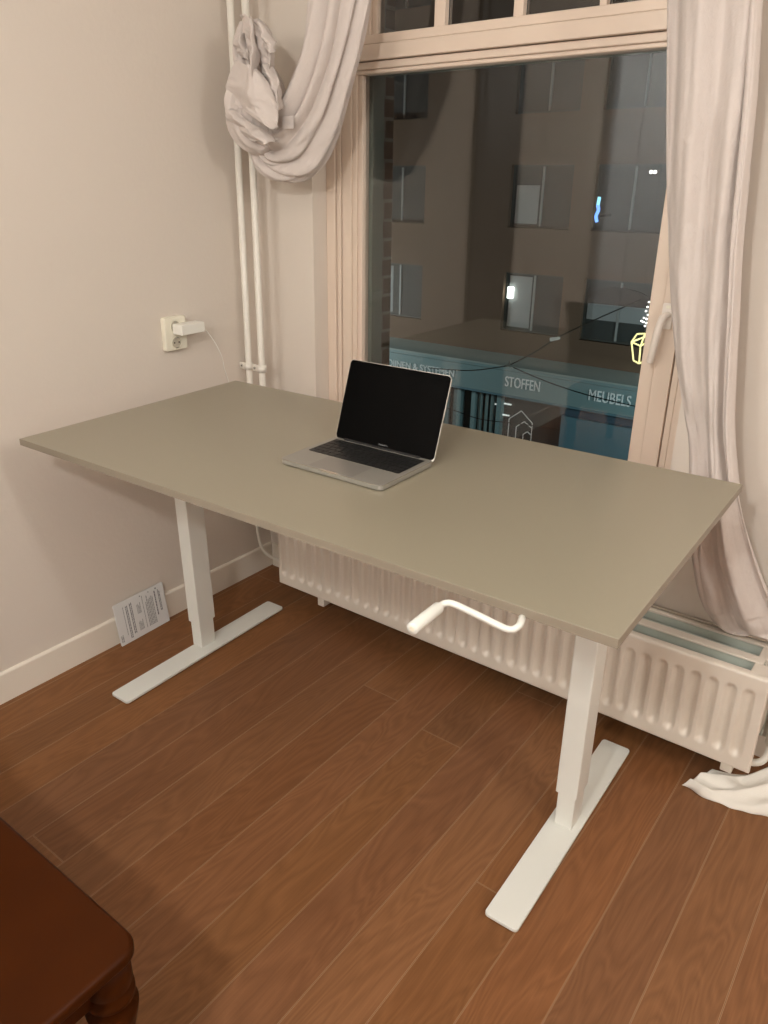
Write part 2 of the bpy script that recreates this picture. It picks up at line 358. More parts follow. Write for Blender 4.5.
# panel batten between wall and reveal
# ------------------------------------------------------------ radiator
rad = empty('radiator', (1.05, -.12, 0)); tag(rad, 'long low white panel radiator with vertical flutes under the window behind the desk', 'radiator')
def rp(name, bm, m, parent=None, **k):
    o = link(name, bm, m, **k); o.parent = parent or rad
    if not parent: o.matrix_parent_inverse = Matrix.Translation(-rad.location)
    return o
RX0, RX1, RZ0, RZ1 = .250, 1.910, .084, .364
def fluted(yf, depth, flip=1):
    bm = bmesh.new(); P = .0431; n = 38; x00 = 1.872-(n-1)*P
    xs = []; x = RX0
    step = .0023
    N = int((RX1-RX0)/step); xs = [RX0+(RX1-RX0)*i/N for i in range(N+1)]
    zs = [RZ0+(RZ1-RZ0)*j/44 for j in range(45)]
    def dep(x, z):
        k = round((x-x00)/P); k = max(0, min(n-1, k)); dx = abs(x-(x00+k*P)); hw = .0110
        zc0, zc1 = RZ0+.040, RZ1-.045
        dz = max(0, zc0+hw-z, z-(zc1-hw)); d = math.hypot(dx, dz)
        t = max(0, 1-d/(hw+.0045)); return min(1, t*1.35)**.9
    g = [[bm.verts.new((x, yf+flip*depth*dep(x, z), z)) for z in zs] for x in xs]
    for i in range(N):
        for j in range(44): bm.faces.new((g[i][j], g[i+1][j], g[i+1][j+1], g[i][j+1]))
    # rim turned back all round
    ring = [g[i][0] for i in range(N+1)]+[g[N][j] for j in range(1, 45)]+[g[i][44] for i in range(N-1, -1, -1)]+[g[0][j] for j in range(43, 0, -1)]
    off = .006
    prev = ring
    for dy, gr in ((.003, .0025), (.014, .003)):
        cur = []
        for v in ring:
            x, z = v.co.x, v.co.z
            sx = gr if abs(x-RX1) < 1e-6 else (-gr if abs(x-RX0) < 1e-6 else 0); sz = gr if abs(z-RZ1) < 1e-6 else (-gr if abs(z-RZ0) < 1e-6 else 0)
            cur.append(bm.verts.new((x+sx, yf+flip*dy, z+sz)))
        for k in range(len(ring)): bm.faces.new((prev[k], prev[(k+1) % len(ring)], cur[(k+1) % len(ring)], cur[k]))
        prev = cur
    return bm
rp('front_panel', fluted(-.212, .0125), RADM, smooth=True)
rp('back_panel', fluted(-.012, .0085, -1), RADM, smooth=True)
rp('middle_panel', B(RX0+.02, RX1-.03, -.128, -.106, RZ0+.02, RZ1-.008), RADIN)
rp('middle_rail', B(RX0+.02, RX1-.03, -.133, -.101, RZ1-.007, RZ1-.001), RADM, bev=.002, seg=3)
for y0, y1 in ((-.180, -.138), (-.096, -.048)): rp('end_cap', B(RX1-.050, RX1-.006, y0-.006, y1+.006, RZ0+.05, RZ1-.003), RADM, bev=.003)
for nm, y in (('water_channel', -.199), ('water_channel', -.040)):
    rp(nm, B(RX0+.008, RX1-.006, y+.002, y+.016, RZ0+.004, RZ1-.010), RADIN); rp('top_rail', B(RX0+.004, RX1-.002, y, y+.018, RZ1-.009, RZ1-.001), RADM, bev=.002, seg=3)
for y0, y1 in ((-.180, -.130), (-.104, -.042)):
    bm = bmesh.new(); zz = RZ1-.036
    x = RX0+.03; k = 0; pts = []
    while x < RX1-.04:
        pts.append((x, (y0+.002) if k % 4 in (0, 1) else (y1-.002))); x += .011 if k % 2 else .004; k += 1
    top = [bm.verts.new((a, b, zz)) for a, b in pts]; bot = [bm.verts.new((a, b, RZ0+.03)) for a, b in pts]
    for i in range(len(pts)-1): bm.faces.new((bot[i], bot[i+1], top[i+1], top[i]))
    rp('convector_fins', bm, RADIN)
    rp('top_grille', B(RX0+.03, RX1-.045, y0, y1, RZ1-.034, RZ1-.032), RADIN)
rp('bracket', B(1.84, 1.87, -.18, -.002, .035, .10), RADM, bev=.003)
rp('bracket', B(.42, .45, -.19, -.002, .035, .10), RADM, bev=.003)
v = rp('valve', tube(bmesh.new(), [(1.935, -.105, .12), (1.935, -.105, .30)], .014, 16), PIPEM, smooth=True)
rp('valve_nut', tube(bmesh.new(), [(1.900, -.105, .30), (1.95, -.105, .30)], .012, 6), STEEL, v)
bm = bmesh.new(); tube(bm, smoothpath([(1.935, -.105, .16), (1.935, -.115, .09), (1.91, -.13, .062), (1.83, -.14, .055), (1.79, -.14, .055)], 6), .0095, 12)
rp('return_pipe', bm, PIPEM, smooth=True)

# ------------------------------------------------------------ rising pipes in the corner
for i, (x, lab) in enumerate(((.0535, 'slim white heating pipe in the corner, left of the two, nearer the left wall'), (.119, 'slim white heating pipe in the corner, right of the two, by the window wall'))):
    end = [(0, .125, .30), (0, .06, .30), (0, .02, .305), (0, .002, .325), (0, 0, .36)] if i == 1 else [(.196, -.004, .118), (.105, -.004, .118), (.060, -.004, .122), (.022, -.003, .145), (.002, 0, .20), (0, 0, .27), (0, 0, .36)]
    pth = smoothpath(end, 8)+[Vector((0, 0, RZ))]
    p = link('heating_pipe', tube(bmesh.new(), pth, .0115, 20, rf=(None if i == 1 else (lambda t: .0065 if t < .80 else .0115))), PIPEM, smooth=True, loc=(x, -.125, 0))
    tag(p, lab, 'pipe', 'rising heating pipes in the corner')
    cl = link('pipe_clamp', tube(bmesh.new(), [(0, 0, .858), (0, 0, .882)], .0165, 20), PIPEM, p, smooth=True)
    link('clamp_ear', rrect(bmesh.new(), -.042, -.010, -.012, .012, -.003, .003, .004, mtx=Matrix.Translation((0, -.004, .870)) @ Matrix.Rotation(R(90), 4, 'X')), PIPEM, cl, bev=.001)
    link('screw', tube(bmesh.new(), [(-.029, -.010, .870), (-.029, -.0065, .870)], .0055, 12), STEEL, cl)
    link('screw', tube(bmesh.new(), [(-.029, -.011, .870), (-.029, -.0100, .870)], .0022, 8), DARK, cl)

# ------------------------------------------------------------ desk
DM = Matrix.Translation((.1705, -.2972, 0)) @ Matrix.Rotation(.0238, 4, 'Z')
desk = empty('standing_desk', DM @ Vector((.8, -.4, 0)), .0238)
tag(desk, 'large beige grey rectangular desk on two white crank legs before the window', 'desk')
H = .8674
def dp(name, bm, m, parent=None, **k):
    bm.transform(Matrix.Translation((-.8, .4, 0)))
    return link(name, bm, m, parent or desk, **k)
top = dp('tabletop', B(-.0055, 1.6005, -.7995, -.0005, H-.018, H), DESK, bev=.0008)
dp('edge_band', B(-.006, 1.601, -.8, -.7993, H-.0176, H-.0006), DESKE, top)
dp('edge_band', B(1.6003, 1.601, -.8, 0, H-.0176, H-.0006), DESKE, top)
feet = []
for side, fx, tx in ((0, .0557, .0465), (1, 1.3682, 1.3800)):
    f = dp('foot', rrect(bmesh.new(), fx, fx+.0792, -.6777, .0408, .004, .0125, .010), METW, bev=.0012)
    dp('foot_pad', rrect(bmesh.new(), fx+.008, fx+.070, -.662, -.62, 0, .004, .004), BLACK, f)
    dp('foot_pad', rrect(bmesh.new(), fx+.008, fx+.070, -.02, .025, 0, .004, .004), BLACK, f)
    yf = -.337 if side == 0 else -.346; zb = .104 if side == 0 else .113
    sh = Matrix.Identity(4); sh[0][2] = -.034 if side == 0 else 0
    bm = rrect(bmesh.new(), tx, tx+.054, yf, yf+.074, zb, H-.042, .004); bm.transform(sh)
    dp('leg_column', bm, METW, bev=.0006)
    bm = rrect(bmesh.new(), tx+.005, tx+.050, yf+.005, yf+.068, .0125, .13, .003); bm.transform(sh)
    dp('inner_column', bm, METIN)
    dp('top_bracket', B(tx-.012+(-.03 if side == 0 else 0), tx+.068+(-.03 if side == 0 else 0), -.62, -.12, H-.0415, H-.0185), METW, bev=.002)
dp('crossbar', B(.09, 1.40, -.315, -.285, H-.050, H-.0405), METW, bev=.002)
dp('gear_rod', tube(bmesh.new(), [(.137, -.262, H-.052), (1.3485, -.262, H-.052)], .006, 10), STEEL)
# crank: shaft from under the top, bent arm, fat grip
inv = DM.inverted()
a0 = at(523, 618, -1.0); yA = -1.105
s0 = inv @ at(523, 611, -1.0); s1 = inv @ at(521.8, 619, -1.070); e1 = inv @ at(507, 629, yA); e0 = inv @ at(518, 626.8, yA+.010)
k1 = inv @ at(455, 604.5, yA); k2 = inv @ at(445, 603.5, yA-.006); g0 = inv @ at(438, 608.0, yA-.02); 
gdir = Vector((-.004, -1, -.02)).normalized(); g1 = g0+gdir*.078
dp('shaft_socket', rrect(bmesh.new(), s1.x-.016, s1.x+.016, s1.y+.06, s1.y+.14, H-.048, H-.0185, .004), METW)
ck = dp('crank', tube(bmesh.new(), smoothpath([s0, s1, e0, e1, e1*.5+k1*.5, k1, k2, g0], 7), .0058, 14), METW, smooth=True)
dp('grip', tube(bmesh.new(), [g0-gdir*.006, g0-gdir*.002, g0, g0+gdir*.03, g1-gdir*.002, g1], .01, 20, rf=lambda t: [.006, .0095, .0102, .0105, .0108, .0098][min(5, int(t*5+.5))]), METW, ck, smooth=True)
dp('grip_end', tube(bmesh.new(), [g1, g1+gdir*.0006], .0045, 16), CREAM, ck)

# ------------------------------------------------------------ laptop
lap = empty('laptop', (1.0065, -.7025, H), R(.5))
tag(lap, 'open silver laptop with black screen and black keys on the desk top', 'laptop')
W, Dp = .302, .212
base = link('base', rrect(bmesh.new(), -W/2, W/2, -Dp/2, Dp/2, .002, .0145, .012), ALU, lap, bev=.0012)
link('edge_trim', rrect(bmesh.new(), -W/2-.0003, W/2+.0003, -Dp/2-.0003, Dp/2+.0003, .0128, .0140, .012), ALUE, base)
for sx in (-1, 1):
    for sy in (-1, 1): link('rubber_foot', lathe(bmesh.new(), [(.006, 0), (.007, .002)], sx*.13, sy*.088), BLACK, base)
kt = .0146
link('keyboard_well', rrect(bmesh.new(), -.137, .137, -.018, .092, kt, kt+.0001, .003), BLACK, lap)
link('trackpad', rrect(bmesh.new(), -.066, .066, -.100, -.025, kt, kt+.0001, .004), mat('trackpad_aluminium', (.30, .28, .25, 1), .35, metal=.4), lap)
rr = bmesh.new(); rrect(rr, -.026, .026, -Dp/2-.0005, -Dp/2+.004, .011, .0147, .002); link('opening_notch', rr, ALUE, lap)
rows = [(.080, .0105, [1.0]*14), (.0625, .0165, [1]*13+[1.5]), (.0440, .0165, [1.5]+[1]*13), (.0255, .0165, [1.75]+[1]*11+[1.75]), (.0070, .0165, [2.25]+[1]*10+[2.25]), (-.0110, .0165, [1, 1, 1, 1.25, 5, 1.25, 1, 1, 1, 1])]
for yc, h, ws in rows:
    tot = sum(ws); x = -.1345; span = .269
    for wi in ws:
        w = span*wi/tot
        link('key', rrect(bmesh.new(), x+.0011, x+w-.0011, yc-h/2, yc+h/2, kt+.0001, kt+.0011, .0016, 3), KEY, lap); x += w
LM = Matrix.Translation((.002, Dp/2-.003, .0085)) @ Matrix.Rotation(R(90-19), 4, 'X')
lid = link('lid', rrect(bmesh.new(), -W/2, W/2, 0, .210, -.005, 0, .011, mtx=LM), ALU, lap, bev=.0008)
link('lid_edge', rrect(bmesh.new(), -W/2-.0004, W/2+.0004, -.0004, .2104, -.0018, .0002, .0114, mtx=LM), ALUE, lid)
link('screen', rrect(bmesh.new(), -W/2+.0009, W/2-.0009, .0062, .2092, .0002, .0007, .010, mtx=LM), SCREEN, lid)
link('hinge', tube(bmesh.new(), [(-.115, Dp/2-.005, .0145), (.115, Dp/2-.005, .0145)], .0045, 12), BLACK, lap)
X = Vector((1, 0, 0)); U = (LM.to_3x3() @ Vector((0, 1, 0)))
text_obj('screen_lettering', 'MacBook Pro', GREYTXT, lid, LM @ Vector((-.0135, .0125, .0008)), .027, .0038, X, U, .0002)

# ------------------------------------------------------------ socket and charger
sk = empty('wall_socket', (0, -.417, 1.028)); tag(sk, 'cream double wall socket on the left wall above the desk corner', 'socket')
yz = lambda x: Matrix.Translation((x, 0, 0)) @ Matrix(((0, 0, 1), (1, 0, 0), (0, 1, 0))).to_4x4()   # plan (x,y) -> wall (y,z), thickness -> x
y0_, y1_ = -.046, .044
pl = link('socket_plate', rrect(bmesh.new(), y0_, y1_, -.056, .054, 0, .022, .008, mtx=yz(0)), CREAM, sk, bev=.004, seg=3)
for zc in (.022, -.030):
    o = link('outlet', lathe(bmesh.new(), [(.021, 0), (.021, .003), (.0195, .003), (.0185, .0008)], 0, 0), CREAM, sk, smooth=False)
    o.data.transform(Matrix.Translation((.0215, -.003, zc)) @ Matrix.Rotation(R(90), 4, 'Y'))
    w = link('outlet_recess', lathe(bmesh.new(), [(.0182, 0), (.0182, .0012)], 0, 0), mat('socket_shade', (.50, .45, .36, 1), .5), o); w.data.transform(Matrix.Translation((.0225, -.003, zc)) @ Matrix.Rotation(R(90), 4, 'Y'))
    for dy in (-.0095, .0095):
        q = link('pin_hole', lathe(bmesh.new(), [(.0028, 0), (.0028, .0016)], 0, 0, 12), DARK, o); q.data.transform(Matrix.Translation((.0225, -.003+dy, zc)) @ Matrix.Rotation(R(90), 4, 'Y'))
    for dz in (-.0155, .0155): link('earth_clip', B(.0225, .0265, -.006, 0, zc+dz-.002, zc+dz+.002), STEEL, o)
ch = empty('power_adapter', (.05, -.383, 1.043)); tag(ch, 'small white power adapter plugged into the upper wall outlet', 'adapter')
link('adapter_body', rrect(bmesh.new(), -.050, .048, -.0165, .0175, -.027, .021, .004, mtx=yz(0)), PLAS, ch, bev=.003, seg=3)
cab = tube(bmesh.new(), smoothpath([(.05, -.337, 1.046), (.052, -.322, 1.035), (.056, -.285, .985), (.058, -.258, .93), (.055, -.245, .88), (.045, -.215, .80), (.03, -.19, .62), (.03, -.10, .45), (.09, -.012, .36), (.17, -.006, .40), (.24, -.006, .44), (.34, -.0045, .44)], 8), .0014, 8)
tag(link('charging_cable', cab, PLAS, smooth=True), 'thin white cable hanging from the power adapter down behind the desk', 'cable')

# ------------------------------------------------------------ booklet leaning on the baseboard
b0 = Vector((.032, -.784, .001)); b1 = Vector((.027, -.559, .004)); w_ = (b1-b0).length
ydir = (b1-b0).normalized(); tp = Vector((.0165, 0, .104)); 
updir = Vector((-.020, 0, .158)).normalized(); updir = (updir-ydir*updir.dot(ydir)).normalized(); nrm = ydir.cross(updir)
BM_ = Matrix((ydir, updir, nrm)).transposed().to_4x4(); BM_.translation = b0+Vector((.006, 0, 0))
bk = empty('booklet', (.03, -.63, 0)); tag(bk, 'white printed instruction booklet standing against the left baseboard', 'booklet')
def bkp(name, bm, m, parent=bk, **k):
    o = link(name, bm, m, **k); o.parent = parent
    if parent is bk: o.matrix_parent_inverse = Matrix.Translation(-bk.location)
    return o
cv = bkp('cover', rrect(bmesh.new(), 0, .214, 0, .156, -.001, 0, .004, mtx=BM_), PAPER)
bkp('pages', rrect(bmesh.new(),   .001, .213, .001, .155, -.0052, -.001, .003, mtx=BM_), PAPER)
def strips(name, rects, m):
    if name in ('printed_heading', 'drawing_block', 'bullet_mark'):
        gs = {}
        for r in rects: gs.setdefault((r[0] if name == 'bullet_mark' else int(r[0]/.045)+10*int(r[2]/.07 if name == 'drawing_block' else 0)), []).append(r)
        for g in gs.values(): strips(name+' ', g, m)
        return
    name = name.strip()
    bm = bmesh.new()
    for u0, u1, v0, v1 in rects: box(bm, u0, u1, v0, v1, .0, .0002, mtx=BM_)
    bkp(name, bm, m, cv)
rnd = random.Random(3)
def column(u0, u1, v0, v1, n, jit=.02):
    out = []; p = (u1-u0)/n
    for k in range(n):
        a = u0+k*p; v = v0
        e = v1-rnd.random()*jit
        while v < e:
            l = .004+rnd.random()*.010; out.append((a, a+p*.55, v, min(e, v+l))); v += l+.0015
    return out
strips('title_lines', column(.186, .196, .055, .140, 2, .01)+column(.170, .178, .045, .142, 1, .004), INK)
strips('printed_columns', column(.128, .164, .02, .140, 6, .03), INK2)
strips('printed_paragraphs', column(.045, .056, .012, .138, 2, .004)+column(.062, .074, .022, .140, 2, .004), INK)
strips('printed_heading', column(.034, .038, .03, .138, 1, .004)+column(.116, .120, .02, .146, 1, .004), INK2)
strips('drawing_block', column(.086, .106, .022, .062, 5, .01)+column(.090, .108, .085, .125, 4, .01)+column(.006, .018, .012, .040, 2, .004), INK2)
strips('bullet_mark', [(.108, .112, .143, .147), (.146, .149, .143, .147), (.177, .182, .143, .148)], INK)

# ------------------------------------------------------------ cloth by the radiator
def noise_cloth(px):
    bm = bmesh.new(); n = 60; m_ = 34; g = []
    for i in range(n+1):
        u = i/n; row = []
        # plan outline: front edge and back edge
        xf = 1.772+.24*u; yf = -.262-.022*math.sin(u*3.4)+.030*u+.008*noise.noise(Vector((u*6, 1, 0)))
        xb = 1.812+.20*u; yb = -.175+.12*u
        for j in range(m_+1):
            v = j/m_; x = xf+(xb-xf)*v; y = yf+(yb-yf)*v
            h = .006+.11*max(0, u-.45)*v+.018*v*(1-v)+.030*max(0, noise.noise(Vector((u*2.2+v*2.6, v*1.6-u, 3))))+.012*(1-abs(math.sin(4.5*(v*1.3-u*1.1)+.6)))
            ed = min(1, j/2.5, i/3); row.append(bm.verts.new((x, y, max(.0025, h*ed+.0025))))
        g.append(row)
    for i in range(n):
        for j in range(m_): bm.faces.new((g[i][j], g[i+1][j], g[i+1][j+1], g[i][j+1]))
    return bm
o = link('floor_cloth', noise_cloth(0), CLOTHW, smooth=True); s = o.modifiers.new('solid', 'SOLIDIFY'); s.thickness = .002
tag(o, 'crumpled white cloth lying on the floor under the right end of the radiator', 'cloth')

# ------------------------------------------------------------ curtains
def fold_sheet(rows, nu, nv, disp, m, name, parent=None, thick=.0016):
    """rows: list of polylines (left, middle, right) down the cloth; disp(u,v)->offset (vector)"""
    def cr(P, t):
        n = len(P)-1; x = t*n; i = min(int(x), n-1); f = x-i
        p0, p1, p2, p3 = P[max(i-1, 0)], P[i], P[i+1], P[min(i+2, n)]
        return .5*((2*p1)+(-p0+p2)*f+(2*p0-5*p1+4*p2-p3)*f*f+(-p0+3*p1-3*p2+p3)*f**3)
    bm = bmesh.new(); cols = len(rows[0]); g = []
    for j in range(nv+1):
        v = j/nv; pts = [cr([Vector(r[c]) for r in rows], v) for c in range(cols)]
        g.append([bm.verts.new(cr(pts, i/nu)+disp(i/nu, v)) for i in range(nu+1)])
    for j in range(nv):
        for i in range(nu): bm.faces.new((g[j][i], g[j][i+1], g[j+1][i+1], g[j+1][i]))
    o = link(name, bm, m, parent, smooth=True)
    if thick: s = o.modifiers.new('solid', 'SOLIDIFY'); s.thickness = thick
    return o
def ridge(x, sharp=1.6):
    """soft pleat profile, rounded crest and tighter valley"""
    return 1-abs(math.sin(PI*x))**sharp*1.0 if False else (abs(math.cos(PI*x)))**sharp
RC = [(-150, 668, 776, -.13), (-60, 668, 769, -.13), (0, 668, 763, -.13), (100, 667, 757, -.13), (180, 667, 749, -.125), (250, 669, 743, -.12), (300, 671, 741, -.115), (350, 675, 738, -.11), (400, 682, 736, -.11), (440, 688, 735, -.11), (480, 689, 738, -.12), (520, 690, 745, -.14)]
rows = [[at(l, y, Y), at(l*.5+r_*.5, y, Y-.025), at(r_, y, Y)] for y, l, r_, Y in RC]
rows += [[at(693, 557, -.09), at(722, 558, -.13), at(757, 558, -.09)],
         [at(698, 588, -.06), at(733, 594, -.11), at(771, 592, -.07)],
         [at(708, 611, -.03), at(742, 619, -.09), at(790, 620, -.06)],
         [at(722, 625, -.018), at(750, 630, -.07), at(806, 634, -.05)],
         [at(740, 630, -.026), at(768, 634, -.06), at(822, 644, -.045)]]
def rdisp(u, v):
    t = min(1, v*17/9)          # 0..1 down to the pinch
    q = u+.34*t-.05
    lo = max(0, (v-.62)/.38)
    w = 2.1*(q+.03*math.sin(7*v))
    a = .034*ridge(w+.12, 1.6)+.007*ridge(w*2.6+v*1.3, 1.2)*(.4+.6*v)
    a *= (1-.45*lo)
    pinch = math.exp(-((v-.55)/.10)**2)*math.exp(-((u-.18)/.16)**2)*.03
    b = .02*lo*ridge(2.6*u+.35*lo+.15, .8)
    n = .010*noise.noise(Vector((u*4, v*5, 2)))+.005*noise.noise(Vector((u*11, v*16, 5)))
    if v > .86: a *= .8
    edge = min(1, u/.05, (1-u)/.05)
    return Vector((0, -(a+b+n)*(.35+.65*edge)+pinch, 0))
rc = empty('curtain', at(715, 300, -.13)*1.0); rc.location.z = .36
tag(rc, 'long off-white linen curtain hanging straight at the right side of the window', 'curtain', 'linen curtains at the window')
o = fold_sheet(rows, 150, 260, rdisp, LINEN, 'curtain_panel'); o.parent = rc; o.matrix_parent_inverse = Matrix.Translation(-rc.location)
# narrow hem strip at the outer edge
def hem_row(y, Y):
    r_ = [q for q in RC]; 
    for a, b in zip(r_, r_[1:]):
        if a[0] <= y <= b[0]:
            f = (y-a[0])/(b[0]-a[0]); return a[2]+(b[2]-a[2])*f
hr = [[at(hem_row(y, 0)-14+.006*y, y, -.165), at(hem_row(y, 0)-7, y, -.168), at(hem_row(y, 0)+.5, y, -.14)] for y in (-140, -60, 0, 90, 180, 250, 310, 370, 430, 490)]
o = fold_sheet(hr, 16, 80, lambda u, v: Vector((0, -.006*ridge(u*2+v*1.5, 1), 0)), LINEN, 'folded_hem'); o.parent = rc; o.matrix_parent_inverse = Matrix.Translation(-rc.location)

def fold_tube(path, wd, foldf, m, name, nu=180, nv=110, view=None, close=True):
    """cloth gathered round a path; wd = (half width, half depth) per key point; foldf(theta,t)->relative radial offset"""
    P = [Vector(p) for p in path]; n = len(P)-1
    def cr(A, t):
        x = t*n; i = min(int(x), n-1); f = x-i; p0, p1, p2, p3 = A[max(i-1, 0)], A[i], A[i+1], A[min(i+2, n)]
        return .5*((2*p1)+(-p0+p2)*f+(2*p0-5*p1+4*p2-p3)*f*f+(-p0+3*p1-3*p2+p3)*f**3)
    WD = [Vector((a, b, 0)) for a, b in wd]; bm = bmesh.new(); g = []
    vd = (view or Vector((-.6, .78, -.05))).normalized()
    for j in range(nv+1):
        t = j/nv; c = cr(P, t); d = (cr(P, min(1, t+.01))-cr(P, max(0, t-.01))).normalized()
        s = d.cross(vd).normalized(); b = s.cross(d).normalized(); w = cr(WD, t)
        ring = []
        for i in range(nu):
            th = 2*PI*i/nu; k = 1+foldf(th, t)
            ring.append(bm.verts.new(c+s*(math.cos(th)*max(.002, w.x)*k)+b*(math.sin(th)*max(.002, w.y)*k)))
        g.append(ring)
    for j in range(nv):
        for i in range(nu): bm.faces.new((g[j][i], g[j][(i+1) % nu], g[j+1][(i+1) % nu], g[j+1][i]))
    if close: bm.faces.new(g[0][::-1]); bm.faces.new(g[-1])
    return link(name, bm, m, None, smooth=True)
lc = empty('curtain', at(300, 150, -.16)); tag(lc, 'off-white linen curtain swept aside and knotted round the heating pipes', 'curtain', 'linen curtains at the window')
def lcp(o, parent=lc): o.parent = parent; o.matrix_parent_inverse = Matrix.Translation(-lc.location); return o
S = 1/300
keys = [(352, -190, 27, .03), (348, -100, 27, .03), (342, -20, 26, .032), (334, 40, 25, .035), (322, 85, 26, .04), (309, 120, 30, .045), (294, 144, 32, .05), (278, 154, 24, .045), (267, 149, 16, .04), (262, 138, 8, .02)]
def swagf(th, t):
    x = math.cos(th)   # -1..1 across the cloth
    low = max(0, min(1, (t-.50)/.3))
    wob = .25*noise.noise(Vector((x*1.5, t*4, 1)))
    f = .62*(ridge(2.1*x+.7*t+.15+wob, 1.3)-.5)*(1-.5*low)
    f += low*(.42*(ridge(2.6*x+2.2*t+.5*math.sin(9*t)+wob, .8)-.5)+.28*noise.noise(Vector((x*2.6, 2, t*11))))
    f += .05*noise.noise(Vector((x*7, math.sin(th)*2, t*12)))
    return f*abs(math.sin(th))**.7 + (.04+.10*low)*noise.noise(Vector((math.cos(th)*2, math.sin(th)*2, t*9)))
lcp(fold_tube([at(a, b, -.15) for a, b, _, _ in keys], [(w*S, d_) for _, _, w, d_ in keys], swagf, LINEN, 'draped_panel', nu=200, nv=200))
# tied bundle
keys = [(246, 22, 5, .02), (247, 34, 10, .03), (248, 48, 13, .035), (250, 60, 14, .035), (254, 72, 17, .045), (256, 90, 24, .06), (257, 108, 27, .065), (259, 124, 26, .06), (264, 138, 20, .045), (270, 148, 9, .02)]
def bunf(th, t):
    x = math.cos(th); sn = math.sin(th)
    wob = .45*noise.noise(Vector((x*2, sn*2, t*3.5)))
    f = .34*(ridge(1.1*x+1.1*t+.25*math.sin(5*t)+.1+wob, .8)-.5)+.18*(ridge(2.4*x-2.0*t+.4-wob, .8)-.5)
    f += .20*noise.noise(Vector((x*2.4, sn*2.4, t*5)))+.16*(.35-abs(noise.noise(Vector((x*3.4+2*t, sn*3, t*7)))))
    return f*(.35+.65*abs(sn))
bun = lcp(fold_tube([at(a, b, -.20) for a, b, _, _ in keys], [(w*S, d_) for _, _, w, d_ in keys], bunf, LINEN, 'tied_bundle', nu=200, nv=160))
def leaf(pts, Yb, amp, ph, name='loose_fold'):
    """small cloth flap: pts = list of (xl, yl, xr, yr)"""
    rws = [[at(a, b, Yb+.015), at((a+c)/2, (b+d_)/2, Yb-.02), at(c, d_, Yb+.01)] for a, b, c, d_ in pts]
    return lcp(fold_sheet(rws, 40, 50, lambda u, v: Vector((.004*noise.noise(Vector((u*3, v*4, ph+9))), -amp*ridge(1.5*u+ph+v*.8+.3*noise.noise(Vector((u*2, v*3, ph+4))), .8)-.012*noise.noise(Vector((u*4, v*4, ph)))-.006*abs(noise.noise(Vector((u*9, v*8, ph)))), .004*math.sin(9*u+ph))), LINEN, name, thick=.0014), lc)
leaf([(246, 17, 262, 21), (251, 30, 270, 32), (258, 44, 276, 48), (264, 56, 279, 60), (269, 70, 275, 73)], -.235, .022, .1)
leaf([(248, 16, 258, 20), (249, 28, 261, 34), (252, 42, 262, 48), (253, 54, 262, 58), (256, 76, 258, 79)], -.268, .020, .6)
leaf([(240, 38, 249, 30), (238, 48, 251, 44), (242, 54, 255, 54), (247, 60, 256, 62)], -.25, .016, .3)
leaf([(256, 24, 266, 22), (262, 36, 274, 36), (266, 46, 277, 44), (270, 52, 278, 52)], -.262, .018, .9)
leaf([(240, 62, 258, 66), (234, 80, 270, 80), (232, 93, 279, 100), (238, 104, 281, 112), (250, 114, 282, 124), (272, 126, 281, 130)], -.272, .020, .75, 'front_fold')
leaf([(262, 66, 272, 62), (268, 78, 280, 76), (274, 94, 285, 92), (279, 108, 284, 110)], -.240, .018, .2)
leaf([(229, 108, 238, 110), (232, 122, 254, 122), (245, 134, 268, 130), (258, 143, 279, 143)], -.262, .020, .4, 'lower_fold')
link('care_label', rrect(bmesh.new(), -.012, .036, 0, .034, 0, .0008, .002, mtx=Matrix.Translation(at(285, 129, -.225)) @ Matrix.Rotation(R(90), 4, 'X')), LINEN)
cl = bpy.data.objects['care_label']; lcp(cl)

# ------------------------------------------------------------ dark side table in the near corner
ct = empty('side_table', (.871, -1.988, 0)); tag(ct, 'dark reddish brown wooden table with rounded corner and turned leg in the foreground', 'table')
def cp(name, bm, parent=ct, **k):
    bm.transform(Matrix.Translation((-.85, 1.95, 0))); return link(name, bm, MAHOG, parent, **k)
cp('tabletop', rrect(bmesh.new(), .40, 1.316, -2.30, -1.600, .424, .450, .034, 10), bev=.009, seg=4)
cp('apron', B(.46, 1.244, -1.655, -1.633, .350, .4235), bev=.002)
cp('apron', B(.46, 1.232, -2.25, -2.228, .350, .4235), bev=.002)
cp('apron', B(1.255, 1.277, -2.22, -1.665, .350, .4235), bev=.002)
cp('apron', B(.452, .474, -2.22, -1.675, .350, .4235), bev=.002)
prof = [(.014, 0), (.018, .01), (.016, .04), (.020, .10), (.026, .17), (.020, .20), (.027, .21), (.027, .222), (.019, .232), (.024, .26), (.031, .30), (.033, .318), (.024, .332), (.031, .342), (.031, .352), (.026, .358), (.030, .37), (.030, .4238)]
prof = [(r_*1.25, z) for r_, z in prof]
for x in (1.270, .44):
    for y in (-1.640, -2.26): cp('leg', lathe(bmesh.new(), prof, x, y), smooth=True)

